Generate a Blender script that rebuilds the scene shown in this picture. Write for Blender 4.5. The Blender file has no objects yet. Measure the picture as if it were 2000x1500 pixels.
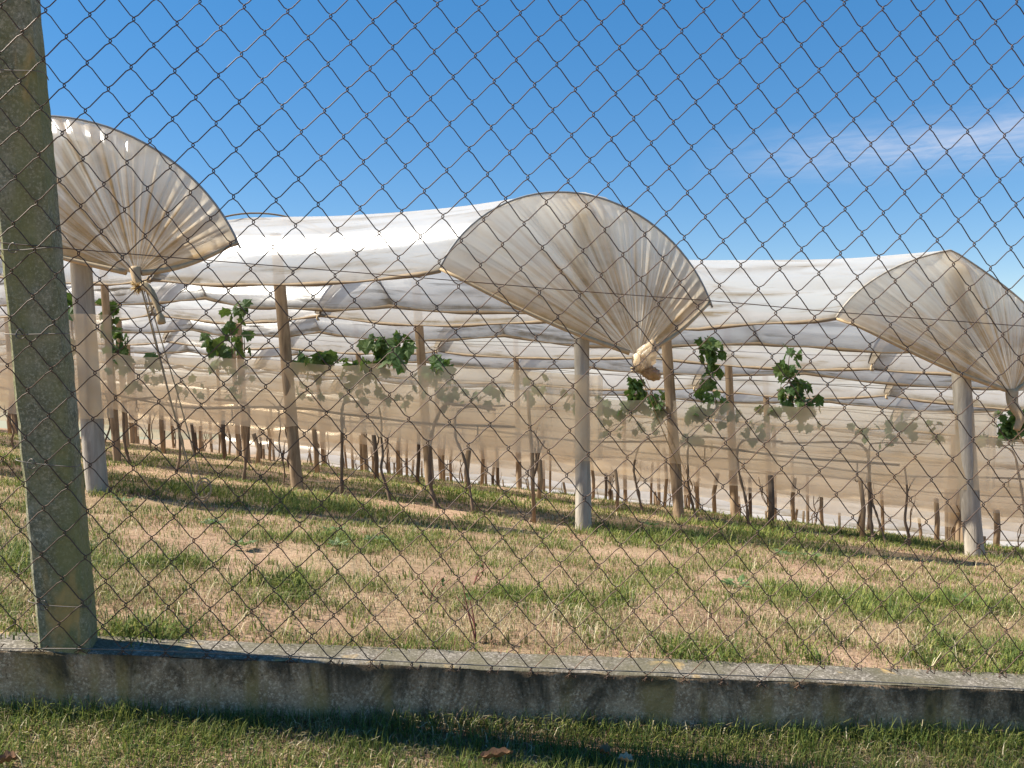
import bpy, math, random
import numpy as np
from mathutils import Vector, Matrix, Quaternion
random.seed(7); RNG = np.random.default_rng(7)
scn = bpy.context.scene; col = scn.collection
R_ = math.radians

# ------------------------------------------------------------------ camera
PITCH = R_(2.9); F_PX = 1500.0
cd = bpy.data.cameras.new('camera'); cam = bpy.data.objects.new('camera', cd); col.objects.link(cam)
cd.sensor_width = 36; cd.lens = 36*F_PX/2000; cd.clip_start = .02; cd.clip_end = 3000
cam.location = (0, 0, 0); cam.rotation_euler = (R_(90)-PITCH, 0, 0); scn.camera = cam
scn.render.resolution_x = 1024; scn.render.resolution_y = 768

# ------------------------------------------------------------------ sky, sun, exposure
SUN_EL, SUN_AZ = R_(45), R_(-86)          # azimuth from +Y, clockwise: the sun stands left, a little behind the fence line
w = bpy.data.worlds.new('World'); scn.world = w; w.use_nodes = True
nt = w.node_tree; nt.nodes.clear()
def N(t, typ, **kw):
    n = t.nodes.new(typ)
    for k, v in kw.items():
        if k in n.inputs.keys(): n.inputs[k].default_value = v
        else: setattr(n, k, v)
    return n
sky = N(nt, 'ShaderNodeTexSky', sky_type='NISHITA', sun_disc=False, sun_elevation=SUN_EL, sun_rotation=SUN_AZ,
        altitude=2200, air_density=1.0, dust_density=.0, ozone_density=2.0)
bg = N(nt, 'ShaderNodeBackground', Strength=.113); wo = N(nt, 'ShaderNodeOutputWorld')
tc = N(nt, 'ShaderNodeTexCoord')
L = nt.links.new
def wm(op, a, b=None, c=None):
    m = N(nt, 'ShaderNodeMath', operation=op)
    for i, v in enumerate((a, b, c)):
        if v is None: continue
        if hasattr(v, 'is_linked'): L(v, m.inputs[i])
        else: m.inputs[i].default_value = v
    return m.outputs[0]
# one thin drawn-out cloud low on the right, as a feature of the sky dome
sx = N(nt, 'ShaderNodeSeparateXYZ'); L(tc.outputs['Generated'], sx.inputs[0])
az = wm('ARCTAN2', sx.outputs[0], sx.outputs[1]); el = wm('ARCSINE', sx.outputs[2])
cv = N(nt, 'ShaderNodeCombineXYZ'); L(wm('MULTIPLY', az, 3.0), cv.inputs[0]); L(wm('MULTIPLY', el, 16.0), cv.inputs[1])
nz = N(nt, 'ShaderNodeTexNoise', Scale=1.6, Detail=7.0, Roughness=.6, Distortion=.5); L(cv.outputs[0], nz.inputs['Vector'])
dv = wm('SUBTRACT', el, wm('ADD', wm('MULTIPLY', az, .015), .2165))
dv = wm('ADD', dv, wm('MULTIPLY', wm('SUBTRACT', nz.outputs[0], .5), .05))
band = wm('POWER', 2.718, wm('MULTIPLY', wm('MULTIPLY', dv, dv), -2000.0))
fade = wm('MULTIPLY', wm('SMOOTH_MIN', wm('MAXIMUM', wm('MULTIPLY', wm('SUBTRACT', az, .22), 3.2), 0.0), 1.0, .2), wm('GREATER_THAN', 1.4, az))
nz2 = N(nt, 'ShaderNodeTexNoise', Scale=4.5, Detail=8.0, Roughness=.65, Distortion=1.0); L(cv.outputs[0], nz2.inputs['Vector'])
mr = wm('MULTIPLY', wm('MULTIPLY', band, fade), wm('MULTIPLY', wm('MINIMUM', wm('MAXIMUM', wm('MULTIPLY', wm('SUBTRACT', nz2.outputs[0], .25), 2.2), 0.0), 1.0), .75))
mx = N(nt, 'ShaderNodeMix', data_type='RGBA'); mx.inputs[7].default_value = (2.75, 2.9, 3.4, 1)
gm = N(nt, 'ShaderNodeGamma', Gamma=.5); L(sky.outputs[0], gm.inputs[0])
hs = N(nt, 'ShaderNodeHueSaturation', Saturation=2.0, Hue=.505, Value=1.3); L(gm.outputs[0], hs.inputs['Color'])
L(mr, mx.inputs[0]); L(hs.outputs[0], mx.inputs[6]); L(mx.outputs[2], bg.inputs[0]); L(bg.outputs[0], wo.inputs[0])
sl = bpy.data.lights.new('sun', 'SUN'); sun = bpy.data.objects.new('sun', sl); col.objects.link(sun)
sl.energy = 5.0; sl.angle = R_(.53); sl.color = (1, .93, .82)
sdir = Vector((math.cos(SUN_EL)*math.sin(SUN_AZ), math.cos(SUN_EL)*math.cos(SUN_AZ), math.sin(SUN_EL)))
sun.rotation_euler = sdir.to_track_quat('Z', 'Y').to_euler(); sun.location = sdir*60
vs = scn.view_settings; vs.view_transform = 'Standard'; vs.look = 'None'; vs.gamma = 1; vs.use_curve_mapping = False; vs.exposure = 1.25

# ------------------------------------------------------------------ helpers
CP, SP = math.cos(PITCH), math.sin(PITCH)
def from_cam(x, u, d):                                 # camera right, up, depth -> world
    return np.array([x, d*CP + u*SP, -d*SP + u*CP])
def W(px, py, d): return from_cam((px-1000)/F_PX*d, -(py-750)/F_PX*d, d)
def ray(px, py): return W(px, py, 1.0)
def project(P):
    P = np.asarray(P, float); d = P[..., 1]*CP - P[..., 2]*SP; u = P[..., 1]*SP + P[..., 2]*CP
    return 1000+F_PX*P[..., 0]/d, 750-F_PX*u/d, d
def vnoise(x, y, seed=0):
    x = np.asarray(x, float); y = np.asarray(y, float)
    xi = np.floor(x).astype(np.int64); yi = np.floor(y).astype(np.int64); fx = x-xi; fy = y-yi
    fx = fx*fx*(3-2*fx); fy = fy*fy*(3-2*fy)
    def h(a, b):
        n = (a*374761393 + b*668265263 + seed*974711) & 0x7fffffff
        n = ((n ^ (n >> 13))*1274126177) & 0x7fffffff
        return ((n ^ (n >> 16)) & 0xffff)/65535.0
    return (h(xi, yi)*(1-fx)+h(xi+1, yi)*fx)*(1-fy) + (h(xi, yi+1)*(1-fx)+h(xi+1, yi+1)*fx)*fy
def fbm(x, y, seed=0, o=4):
    s = 0; a = .5; t = 0
    for i in range(o):
        s = s + a*vnoise(x*2**i, y*2**i, seed+i*17); t += a; a *= .5
    return s/t
def sstep(a, b, x): t = np.clip((x-a)/(b-a), 0, 1); return t*t*(3-2*t)

ORD = ['nearest', 'second', 'third', 'fourth', 'fifth', 'sixth', 'seventh', 'eighth', 'ninth', 'tenth', 'eleventh', 'twelfth', 'thirteenth', 'fourteenth', 'fifteenth', 'sixteenth', 'seventeenth']
WORLD = {}
def wloc(o): return WORLD.get(o.name, np.zeros(3))
def place(o, origin, parent):
    col.objects.link(o); origin = np.asarray(origin, float)
    if parent is not None: o.parent = parent; o.location = origin - wloc(parent)
    else: o.location = origin
    WORLD[o.name] = origin
def tag(o, label, cat, group=None):
    o['label'] = label; o['category'] = cat
    if group: o['group'] = group
    return o
def empty(name, loc, label, cat, group=None):
    o = bpy.data.objects.new(name, None); o.empty_display_size = .1; place(o, loc, None); return tag(o, label, cat, group)
def build(name, V, Fs, mat, parent=None, smooth=True, attrs=None, cols=None, origin=None, kind=None):
    V = np.asarray(V, float).reshape(-1, 3)
    if origin is None: origin = np.array([V[:, 0].mean(), V[:, 1].mean(), V[:, 2].min()])
    me = bpy.data.meshes.new(name)
    if isinstance(Fs, np.ndarray):
        n, k = Fs.shape
        me.vertices.add(len(V)); me.vertices.foreach_set('co', (V-origin).ravel())
        me.loops.add(n*k); me.loops.foreach_set('vertex_index', Fs.ravel().astype(np.int32))
        me.polygons.add(n); me.polygons.foreach_set('loop_start', np.arange(0, n*k, k, dtype=np.int32))
        me.update(calc_edges=True)
    else:
        me.from_pydata([tuple(v) for v in V-origin], [], [tuple(int(i) for i in f) for f in Fs]); me.update()
    me.polygons.foreach_set('use_smooth', [smooth]*len(me.polygons))
    for k, a in (attrs or {}).items():
        at = me.attributes.new(k, 'FLOAT', 'POINT'); at.data.foreach_set('value', np.asarray(a, np.float32).ravel())
    if cols is not None:
        at = me.attributes.new('tint', 'FLOAT_COLOR', 'POINT')
        c4 = np.ones((len(V), 4), np.float32); c4[:, :3] = cols; at.data.foreach_set('color', c4.ravel())
    me.materials.append(mat)
    o = bpy.data.objects.new(name, me); place(o, origin, parent)
    if kind: o['kind'] = kind
    return o
def grid_faces(nu, nv, flip=False):                     # verts index i*nv + j
    i, j = np.meshgrid(np.arange(nu-1), np.arange(nv-1), indexing='ij'); a = (i*nv+j).ravel()
    f = np.stack([a, a+nv, a+nv+1, a+1], 1); return f[:, ::-1].copy() if flip else f
def tube(path, rad, n=8, cap=True):
    P = np.asarray(path, float); m = len(P); r = np.broadcast_to(np.asarray(rad, float), (m,))
    T = np.gradient(P, axis=0); T /= np.linalg.norm(T, axis=1)[:, None]+1e-12
    ref = np.array([0, 0, 1.]) if abs(T[0, 2]) < .9 else np.array([0, 1., 0])
    X = np.cross(T[0], ref); X /= np.linalg.norm(X); Vs = []
    for i in range(m):
        X = X - T[i]*(X@T[i]); X /= np.linalg.norm(X); Y = np.cross(T[i], X)
        a = np.arange(n)*2*np.pi/n
        Vs.append(P[i] + r[i]*(np.cos(a)[:, None]*X + np.sin(a)[:, None]*Y))
    V = np.concatenate(Vs); Fs = []
    for i in range(m-1):
        for k in range(n):
            k2 = (k+1) % n; Fs.append((i*n+k, i*n+k2, (i+1)*n+k2, (i+1)*n+k))
    if cap: Fs.append(tuple(range(n))[::-1]); Fs.append(tuple(range((m-1)*n, m*n)))
    return V, Fs
def join(parts):
    Vs, Fs, o = [], [], 0
    for V, F in parts:
        Vs.append(V); Fs += [tuple(i+o for i in f) for f in F]; o += len(V)
    return np.concatenate(Vs), Fs
def smooth_path(pts, n=6):                              # Catmull-Rom
    P = [np.asarray(p, float) for p in pts]; P = [2*P[0]-P[1]] + P + [2*P[-1]-P[-2]]; out = []
    for i in range(1, len(P)-2):
        for t in np.linspace(0, 1, n, endpoint=False):
            a, b, c, d = P[i-1:i+3]
            out.append(.5*((2*b)+(c-a)*t+(2*a-5*b+4*c-d)*t*t+(3*b-a-3*c+d)*t**3))
    out.append(P[-2]); return np.array(out)

# ------------------------------------------------------------------ materials
def mat(name):
    m = bpy.data.materials.new(name); m.use_nodes = True; m.node_tree.nodes.clear(); return m, m.node_tree
def ramp(t, fac, stops):
    r = N(t, 'ShaderNodeValToRGB'); e = r.color_ramp.elements
    while len(e) < len(stops): e.new(.5)
    for q, (p, c) in zip(e, stops): q.position = p; q.color = (*c, 1)
    t.links.new(fac, r.inputs[0]); return r.outputs[0]
def noise(t, vec, scale, detail=5, rough=.6, dist=0):
    n = N(t, 'ShaderNodeTexNoise', Scale=scale, Detail=detail, Roughness=rough, Distortion=dist)
    if vec is not None: t.links.new(vec, n.inputs['Vector'])
    return n.outputs[0]
def mapped(t, scale, src='Object'):
    c = N(t, 'ShaderNodeTexCoord'); m = N(t, 'ShaderNodeMapping'); m.inputs['Scale'].default_value = scale
    t.links.new(c.outputs[src], m.inputs[0]); return m.outputs[0]
def geo_mapped(t, scale):
    c = N(t, 'ShaderNodeNewGeometry'); m = N(t, 'ShaderNodeMapping'); m.inputs['Scale'].default_value = scale
    t.links.new(c.outputs['Position'], m.inputs[0]); return m.outputs[0]
def mixc(t, fac, a, b, mode='MIX'):
    m = N(t, 'ShaderNodeMix', data_type='RGBA', blend_type=mode)
    for s, v in ((0, fac), (6, a), (7, b)):
        if hasattr(v, 'is_linked'): t.links.new(v, m.inputs[s])
        else: m.inputs[s].default_value = v if s == 0 else (*v, 1)
    return m.outputs[2]
def math_(t, op, a, b=None):
    m = N(t, 'ShaderNodeMath', operation=op)
    for i, v in enumerate((a, b)):
        if v is None: continue
        if hasattr(v, 'is_linked'): t.links.new(v, m.inputs[i])
        else: m.inputs[i].default_value = v
    return m.outputs[0]
def bump(t, h, strength=.5, dist=.01):
    b = N(t, 'ShaderNodeBump', Strength=strength, Distance=dist); t.links.new(h, b.inputs['Height']); return b.outputs[0]
def principled(t, colr, rough=.8, nrm=None, spec=.3, metal=0):
    p = N(t, 'ShaderNodeBsdfPrincipled', Roughness=rough, Metallic=metal); p.inputs['Specular IOR Level'].default_value = spec
    if hasattr(colr, 'is_linked'): t.links.new(colr, p.inputs['Base Color'])
    else: p.inputs['Base Color'].default_value = (*colr, 1)
    if nrm is not None: t.links.new(nrm, p.inputs['Normal'])
    return p.outputs[0]
def out(t, sh): o = N(t, 'ShaderNodeOutputMaterial'); t.links.new(sh, o.inputs[0])
def mixs(t, f, a, b):
    m = N(t, 'ShaderNodeMixShader')
    if hasattr(f, 'is_linked'): t.links.new(f, m.inputs[0])
    else: m.inputs[0].default_value = f
    t.links.new(a, m.inputs[1]); t.links.new(b, m.inputs[2]); return m.outputs[0]
def lin(r, g, b): return tuple(((c/255+.055)/1.055)**2.4 if c > 10 else c/255/12.92 for c in (r, g, b))

def film_mat(name, clean, dirt_and_shade, transp, transl, streak_scale, lines_amt, gloss):
    m, t = mat(name); l = t.links.new
    at = N(t, 'ShaderNodeAttribute', attribute_name='dirt_and_shade').outputs['Fac']
    fine = noise(t, geo_mapped(t, (9, 9, 14)), 1.0, 6, .65)
    d = math_(t, 'MULTIPLY', at, math_(t, 'ADD', math_(t, 'MULTIPLY', fine, 1.1), .45))
    grime = ramp(t, noise(t, geo_mapped(t, streak_scale), 1.0, 5, .7), [(.60, (0, 0, 0)), (.74, (1, 1, 1))])
    cx = N(t, 'ShaderNodeCombineXYZ'); l(N(t, 'ShaderNodeAttribute', attribute_name='arc').outputs['Fac'], cx.inputs[0]); l(N(t, 'ShaderNodeAttribute', attribute_name='run').outputs['Fac'], cx.inputs[1])
    lines = ramp(t, noise(t, cx.outputs[0], 1.0, 4, .6), [(.57, (0, 0, 0)), (.63, (1, 1, 1))])  # thin dark wrinkle lines drawn in the film colour
    d = math_(t, 'ADD', d, math_(t, 'MULTIPLY', lines, lines_amt))
    d2 = math_(t, 'MINIMUM', math_(t, 'ADD', d, math_(t, 'MULTIPLY', grime, .16)), 1.0)
    dk = ramp(t, noise(t, geo_mapped(t, (5, 5, 7)), 1.0, 5, .7), [(.48, (0, 0, 0)), (.66, (1, 1, 1))])
    c = mixc(t, d2, clean, mixc(t, math_(t, 'MULTIPLY', dk, .5), dirt_and_shade, tuple(x*.42 for x in dirt_and_shade)))
    df = N(t, 'ShaderNodeBsdfDiffuse'); l(c, df.inputs[0])
    tr = N(t, 'ShaderNodeBsdfTranslucent'); l(c, tr.inputs[0])
    tp = N(t, 'ShaderNodeBsdfTransparent'); tp.inputs[0].default_value = (.96, .95, .92, 1)
    gl = N(t, 'ShaderNodeBsdfGlossy', Roughness=.32); gl.inputs[0].default_value = (.9, .9, .9, 1)
    b = bump(t, noise(t, geo_mapped(t, (30, 30, 30)), 1.0, 3), .12, .01)
    for s in (df, gl, tr): l(b, s.inputs['Normal'])
    s1 = mixs(t, transl, df.outputs[0], tr.outputs[0])
    fr = N(t, 'ShaderNodeFresnel', IOR=1.3); s2 = mixs(t, math_(t, 'MULTIPLY', fr.outputs[0], gloss), s1, gl.outputs[0])
    f = math_(t, 'MULTIPLY', math_(t, 'SUBTRACT', 1.0, d2), transp)
    out(t, mixs(t, f, s2, tp.outputs[0])); return m
M = {}
M['film'] = film_mat('tunnel_film', (.78, .775, .765), (.34, .285, .20), .40, .62, (1.6, 5.0, 22), .42, .09)
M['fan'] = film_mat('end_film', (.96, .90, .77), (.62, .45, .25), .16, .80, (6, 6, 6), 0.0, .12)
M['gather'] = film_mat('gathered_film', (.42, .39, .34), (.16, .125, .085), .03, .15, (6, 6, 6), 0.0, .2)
M['net'] = None
def net_mat():
    m, t = mat('net'); l = t.links.new
    n = noise(t, geo_mapped(t, (1.2, 1.2, 2.5)), 1.0, 5, .6)
    c = ramp(t, n, [(.3, lin(250, 238, 218)), (.55, lin(246, 226, 196)), (.75, lin(232, 200, 152))])
    df = N(t, 'ShaderNodeBsdfDiffuse'); tr = N(t, 'ShaderNodeBsdfTranslucent'); tp = N(t, 'ShaderNodeBsdfTransparent')
    l(c, df.inputs[0]); l(c, tr.inputs[0]); tp.inputs[0].default_value = (.99, .935, .845, 1)
    f = math_(t, 'ADD', math_(t, 'MULTIPLY', n, -.45), .80)
    out(t, mixs(t, f, mixs(t, .55, df.outputs[0], tr.outputs[0]), tp.outputs[0])); return m
M['net'] = net_mat()
def wood(name, a, b, c):
    m, t = mat(name); v = mapped(t, (14, 14, 1.6)); n = noise(t, v, 2.2, 7, .65, .5); n2 = noise(t, mapped(t, (3, 3, 1.5)), 1.3, 4)
    cc = mixc(t, ramp(t, n2, [(.35, (0, 0, 0)), (.65, (1, 1, 1))]), ramp(t, n, [(.3, a), (.55, b), (.75, c)]), c, 'MIX')
    cc = mixc(t, .5, ramp(t, n, [(.3, a), (.55, b), (.75, c)]), cc)
    out(t, principled(t, cc, .9, bump(t, n, .6, .012), .15)); return m
M['wood'] = wood('weathered_wood', (.13, .085, .05), (.26, .19, .12), (.37, .28, .19))
M['wood_dark'] = wood('dark_wood', (.045, .032, .024), (.10, .075, .055), (.17, .13, .095))
M['wood_grey'] = wood('grey_post', (.20, .175, .14), (.34, .305, .25), (.45, .41, .345))
M['bark'] = wood('vine_bark', (.07, .05, .035), (.15, .11, .075), (.23, .175, .125))
def simple(name, c, rough=.7, metal=0, spec=.3, ns=40, var=.35):
    m, t = mat(name); n = noise(t, mapped(t, (1, 1, 1)), ns, 4)
    cc = mixc(t, n, tuple(x*(1-var) for x in c), tuple(min(1, x*(1+var)) for x in c))
    out(t, principled(t, cc, rough, None, spec, metal)); return m
def wire_mat():
    m, t = mat('fence_wire'); n = noise(t, geo_mapped(t, (9, 9, 9)), 1.0, 5); n2 = noise(t, geo_mapped(t, (120, 120, 120)), 1.0, 3)
    c = mixc(t, ramp(t, n, [(.4, (0, 0, 0)), (.65, (1, 1, 1))]), (.085, .065, .055), (.14, .075, .04))
    c = mixc(t, n2, c, (.07, .042, .027)); out(t, principled(t, c, .55, None, .4, .25)); return m
M['wire'] = wire_mat()
M['thin_wire'] = simple('thin_wire', (.16, .14, .12), .5, .4)
M['hoop'] = simple('hoop_pipe', (.24, .25, .25), .6)
M['rope'] = simple('rope', (.34, .26, .15), .95, ns=120, var=.5)
M['frayed'] = simple('frayed_rope', (.5, .36, .16), .95, ns=150, var=.5)
M['pipe'] = simple('drip_pipe', (.07, .05, .035), .7)
M['black'] = simple('black_plastic', (.015, .015, .015), .5)
M['dry_leaf'] = simple('dry_leaf', (.22, .12, .06), .85, ns=60, var=.5)
M['stem_red'] = simple('weed_stem', (.17, .06, .05), .7)
def leaf_mat(name, a, b, c):
    m, t = mat(name); l = t.links.new
    oi = N(t, 'ShaderNodeObjectInfo').outputs['Random']; n = noise(t, mapped(t, (1, 1, 1)), 30, 3)
    cc = mixc(t, math_(t, 'MULTIPLY', n, .6), ramp(t, oi, [(0, a), (.6, b), (1, c)]), a)
    p = N(t, 'ShaderNodeBsdfPrincipled', Roughness=.5); p.inputs['Specular IOR Level'].default_value = .35; l(cc, p.inputs['Base Color'])
    l(bump(t, n, .4, .004), p.inputs['Normal'])
    tr = N(t, 'ShaderNodeBsdfTranslucent'); l(mixc(t, .5, cc, (.16, .24, .03)), tr.inputs[0])
    out(t, mixs(t, .35, p.outputs[0], tr.outputs[0])); return m
M['leaf'] = leaf_mat('vine_leaf', (.06, .125, .035), (.095, .18, .05), (.19, .26, .08))
def grass_mat():
    m, t = mat('grass_blades'); l = t.links.new
    a = N(t, 'ShaderNodeAttribute', attribute_name='tint').outputs['Color']
    d = principled(t, a, .65, None, .25); tr = N(t, 'ShaderNodeBsdfTranslucent'); l(a, tr.inputs[0])
    out(t, mixs(t, .35, d, tr.outputs[0])); return m
M['grass'] = grass_mat()
def soil_mat():
    m, t = mat('soil'); n = noise(t, geo_mapped(t, (1, 1, 1)), 2.2, 6, .65); n2 = noise(t, geo_mapped(t, (1, 1, 1)), 38, 6, .7); n3 = noise(t, geo_mapped(t, (1, 1, 1)), .9, 4)
    a = ramp(t, n, [(.35, (.27, .175, .115)), (.5, (.38, .25, .165)), (.68, (.46, .32, .215))])
    gfac = ramp(t, n3, [(.42, (0, 0, 0)), (.6, (1, 1, 1))])
    c = mixc(t, math_(t, 'MULTIPLY', gfac, .35), a, (.20, .18, .075))
    c = mixc(t, ramp(t, n2, [(.45, (0, 0, 0)), (.7, (1, 1, 1))]), c, (.17, .11, .06))
    out(t, principled(t, c, .95, bump(t, n2, .8, .02), .1)); return m
M['soil'] = soil_mat()
def concrete(name, base, dark, light, moss, streak):
    m, t = mat(name); hf = N(t, 'ShaderNodeAttribute', attribute_name='hf').outputs['Fac']
    v = geo_mapped(t, (1, 1, 1)); agg = noise(t, v, 130, 4, .75); n1 = noise(t, v, 16, 6, .65)
    c = mixc(t, ramp(t, n1, [(.35, (0, 0, 0)), (.65, (1, 1, 1))]), base, dark)
    c = mixc(t, ramp(t, agg, [(.52, (0, 0, 0)), (.60, (1, 1, 1))]), c, light)
    c = mixc(t, ramp(t, agg, [(.30, (1, 1, 1)), (.42, (0, 0, 0))]), c, tuple(x*.3 for x in dark))
    if streak:
        s = noise(t, geo_mapped(t, (5.5, 5.5, 2.6)), 1.0, 6, .7, .8); s2 = noise(t, geo_mapped(t, (9, 9, 1.2)), 1.0, 3, .6)
        c = mixc(t, ramp(t, s, [(.46, (0, 0, 0)), (.72, (.85, .85, .85))]), c, (.04, .033, .024))
        c = mixc(t, ramp(t, s2, [(.52, (0, 0, 0)), (.62, (.7, .7, .7))]), c, moss)
        alg = math_(t, 'ADD', hf, math_(t, 'MULTIPLY', math_(t, 'SUBTRACT', s, .5), 1.5))
        c = mixc(t, ramp(t, alg, [(.72, (0, 0, 0)), (1.0, (.8, .8, .8))]), c, (.05, .043, .03))
        lime = math_(t, 'ADD', math_(t, 'SUBTRACT', .62, hf), math_(t, 'MULTIPLY', math_(t, 'SUBTRACT', n1, .5), 1.2))
        c = mixc(t, ramp(t, lime, [(.22, (0, 0, 0)), (.5, (.55, .55, .55))]), c, (.62, .54, .45))
    else:
        s = noise(t, geo_mapped(t, (7, 7, 2.6)), 1.0, 5, .6); c = mixc(t, ramp(t, s, [(.42, (0, 0, 0)), (.62, (.75, .75, .75))]), c, moss)
        s2 = noise(t, geo_mapped(t, (11, 11, 3.2)), 1.0, 4, .55, .4); c = mixc(t, ramp(t, s2, [(.60, (0, 0, 0)), (.70, (.75, .75, .75))]), c, (.46, .31, .12))
    out(t, principled(t, c, .95, bump(t, agg if streak else math_(t, 'ADD', n1, math_(t, 'MULTIPLY', agg, .3)), .9 if streak else .6, .006 if streak else .008), .12)); return m
M['wall'] = concrete('wall_concrete', (.54, .37, .225), (.31, .205, .12), (.70, .52, .35), (.37, .25, .085), True)
M['cap'] = concrete('wall_top_concrete', (.17, .15, .12), (.105, .092, .072), (.33, .295, .245), (.11, .10, .06), False)
M['post'] = concrete('post_concrete', (.27, .26, .18), (.135, .135, .09), (.38, .36, .26), (.20, .20, .075), False)

# ------------------------------------------------------------------ lattice of the vineyard (metres)
S_ = 5.4
def camxz(px, dz, py): return W(px, py, dz*S_)
A0 = camxz(190, 1.0, 970); E0 = camxz(1155, 1.124, 1035); B0 = camxz(580, 1.362, 955)
nrm = np.cross(E0-A0, B0-A0); PB, PC = -nrm[0]/nrm[2], -nrm[1]/nrm[2]; PA = A0[2]-PB*A0[0]-PC*A0[1]
A2 = A0[:2]; SV = np.array([3.48, .64]); RV = np.array([-2.46, 1.215]); CR = SV[0]*RV[1]-SV[1]*RV[0]
def kidx(x, y): return ((x-A2[0])*RV[1]-(y-A2[1])*RV[0])/CR
# fence lattice (fitted to the chain-link knots)
SF = 1.84
Hm = np.array([[.05518756, -.00475359, -.39959195], [.00426784, .06146337, -.55930779], [.00407076, .00279258, 1.0]])
def mesh_pt(i, j, off=0.0):
    c = Hm @ np.array([i, j, 1.0]) * SF; p = from_cam(c[0], -c[1], c[2]); return p + FN*off
_a = from_cam(*(Hm[:, 0]*[1, -1, 1])); _b = from_cam(*(Hm[:, 1]*[1, -1, 1]))
FN = np.cross(_a, _b); FN /= np.linalg.norm(FN); FN = FN if FN[1] < 0 else -FN       # towards the photographer
F0 = from_cam(*(Hm[:, 2]*[1, -1, 1]))*SF
FD = np.array([-FN[1], FN[0], 0]); FD /= np.linalg.norm(FD)                            # along the fence, to the right
FNh = np.array([FN[0], FN[1], 0])/np.linalg.norm(FN[:2])
def fence_hit(px, py, off=0.0):
    r = ray(px, py); return r*((F0+FN*off)@FN/(r@FN))
wl, wr = fence_hit(0, 1270), fence_hit(2000, 1349)
gl_, gr_ = fence_hit(0, 1392), fence_hit(2000, 1444)
def along(p): return (p[0]-F0[0])*FD[0]+(p[1]-F0[1])*FD[1]
def behind(x, y): return -((np.asarray(x)-F0[0])*FNh[0]+(np.asarray(y)-F0[1])*FNh[1])
WS = (wr[2]-wl[2])/(along(wr)-along(wl)); GS = (gr_[2]-gl_[2])/(along(gr_)-along(gl_))
def wall_top(s): return wl[2]+WS*(s-along(wl))
def lawn_z(s): return gl_[2]+GS*(s-along(gl_))
def ground_z(x, y):
    x = np.asarray(x, float); y = np.asarray(y, float)
    k = kidx(x, y); q = np.clip(k-1.8, 0, 9.5); drop = .052*q*q
    xl = 45*np.tanh(x/45)
    z = PA+PB*xl+PC*y-drop
    b = behind(x, y); s = (x-F0[0])*FD[0]+(y-F0[1])*FD[1]
    zw = wall_top(s)-.012
    f = np.exp(-np.clip(b-.13, 0, 50)/.9)
    f = np.where(np.abs(x) > 8, 0, f)
    zz = z*(1-f)+zw*f
    und = (fbm(x*1.3, y*1.3, 3)-.5)*.07*sstep(.15, .8, b)*sstep(60, 10, np.abs(y))
    return zz+und
def ground_hit(px, py):
    r = ray(px, py); lo, hi = 1.9, 40.0
    for d in np.linspace(1.95, 40, 400):
        p = r*d
        if p[2] < ground_z(p[0], p[1]): break
        lo = d
    hi = d
    for _ in range(30):
        m = (lo+hi)/2; p = r*m
        if p[2] < ground_z(p[0], p[1]): hi = m
        else: lo = m
    return r*lo
def row_point(k, n):
    p = A2+k*SV+n*RV; return np.array([p[0], p[1], float(ground_z(*p))])
Rd = np.array([RV[0], RV[1], 0])/np.linalg.norm(RV); Rn = np.array([-Rd[1], Rd[0], 0]); Rn = Rn if Rn[1] < 0 else -Rn  # towards the camera
def row_hit(k, px, py, off=0.0):                          # the point of the row's upright plane under a pixel
    q = row_point(k, 0)+Rn*off; r = ray(px, py); return r*((q@Rn)/(r@Rn))
def row_base(k, px):
    p = row_hit(k, px, 900); return np.array([p[0], p[1], float(ground_z(p[0], p[1]))])

# ------------------------------------------------------------------ ground sheets
xs = np.concatenate([np.linspace(-400, -14, 24), np.linspace(-13, 16, 260), np.linspace(17, 400, 24)])
bs = np.concatenate([np.linspace(.02, 6, 110), np.linspace(6.15, 26, 110), np.linspace(27, 700, 40)])
X, B_ = np.meshgrid(xs, bs, indexing='ij')
gx = F0[0]+FD[0]*X-FNh[0]*B_; gy = F0[1]+FD[1]*X-FNh[1]*B_
gz = ground_z(gx, gy)
g = build('ground', np.stack([gx, gy, gz], -1), grid_faces(len(xs), len(bs)), M['soil'], kind='structure', origin=np.zeros(3))
ls = np.concatenate([np.linspace(-60, -3, 20), np.linspace(-2.8, 4.2, 120), np.linspace(4.4, 60, 20)]); lb = np.concatenate([np.linspace(-60, -2.2, 16), np.linspace(-2, .06, 40)])
X, B_ = np.meshgrid(ls, lb, indexing='ij'); lx = F0[0]+FD[0]*X-FNh[0]*B_; ly = F0[1]+FD[1]*X-FNh[1]*B_
def lawn_h(s, b, x, y): return lawn_z(np.clip(s, -12, 12)) + np.clip(b, -9, 0)*.05 - .004 + (fbm(x*3, y*3, 9)-.5)*.02
build('lawn', np.stack([lx, ly, lawn_h(X, B_, lx, ly)], -1), grid_faces(len(ls), len(lb)), M['soil'], kind='structure', origin=np.zeros(3))

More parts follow.
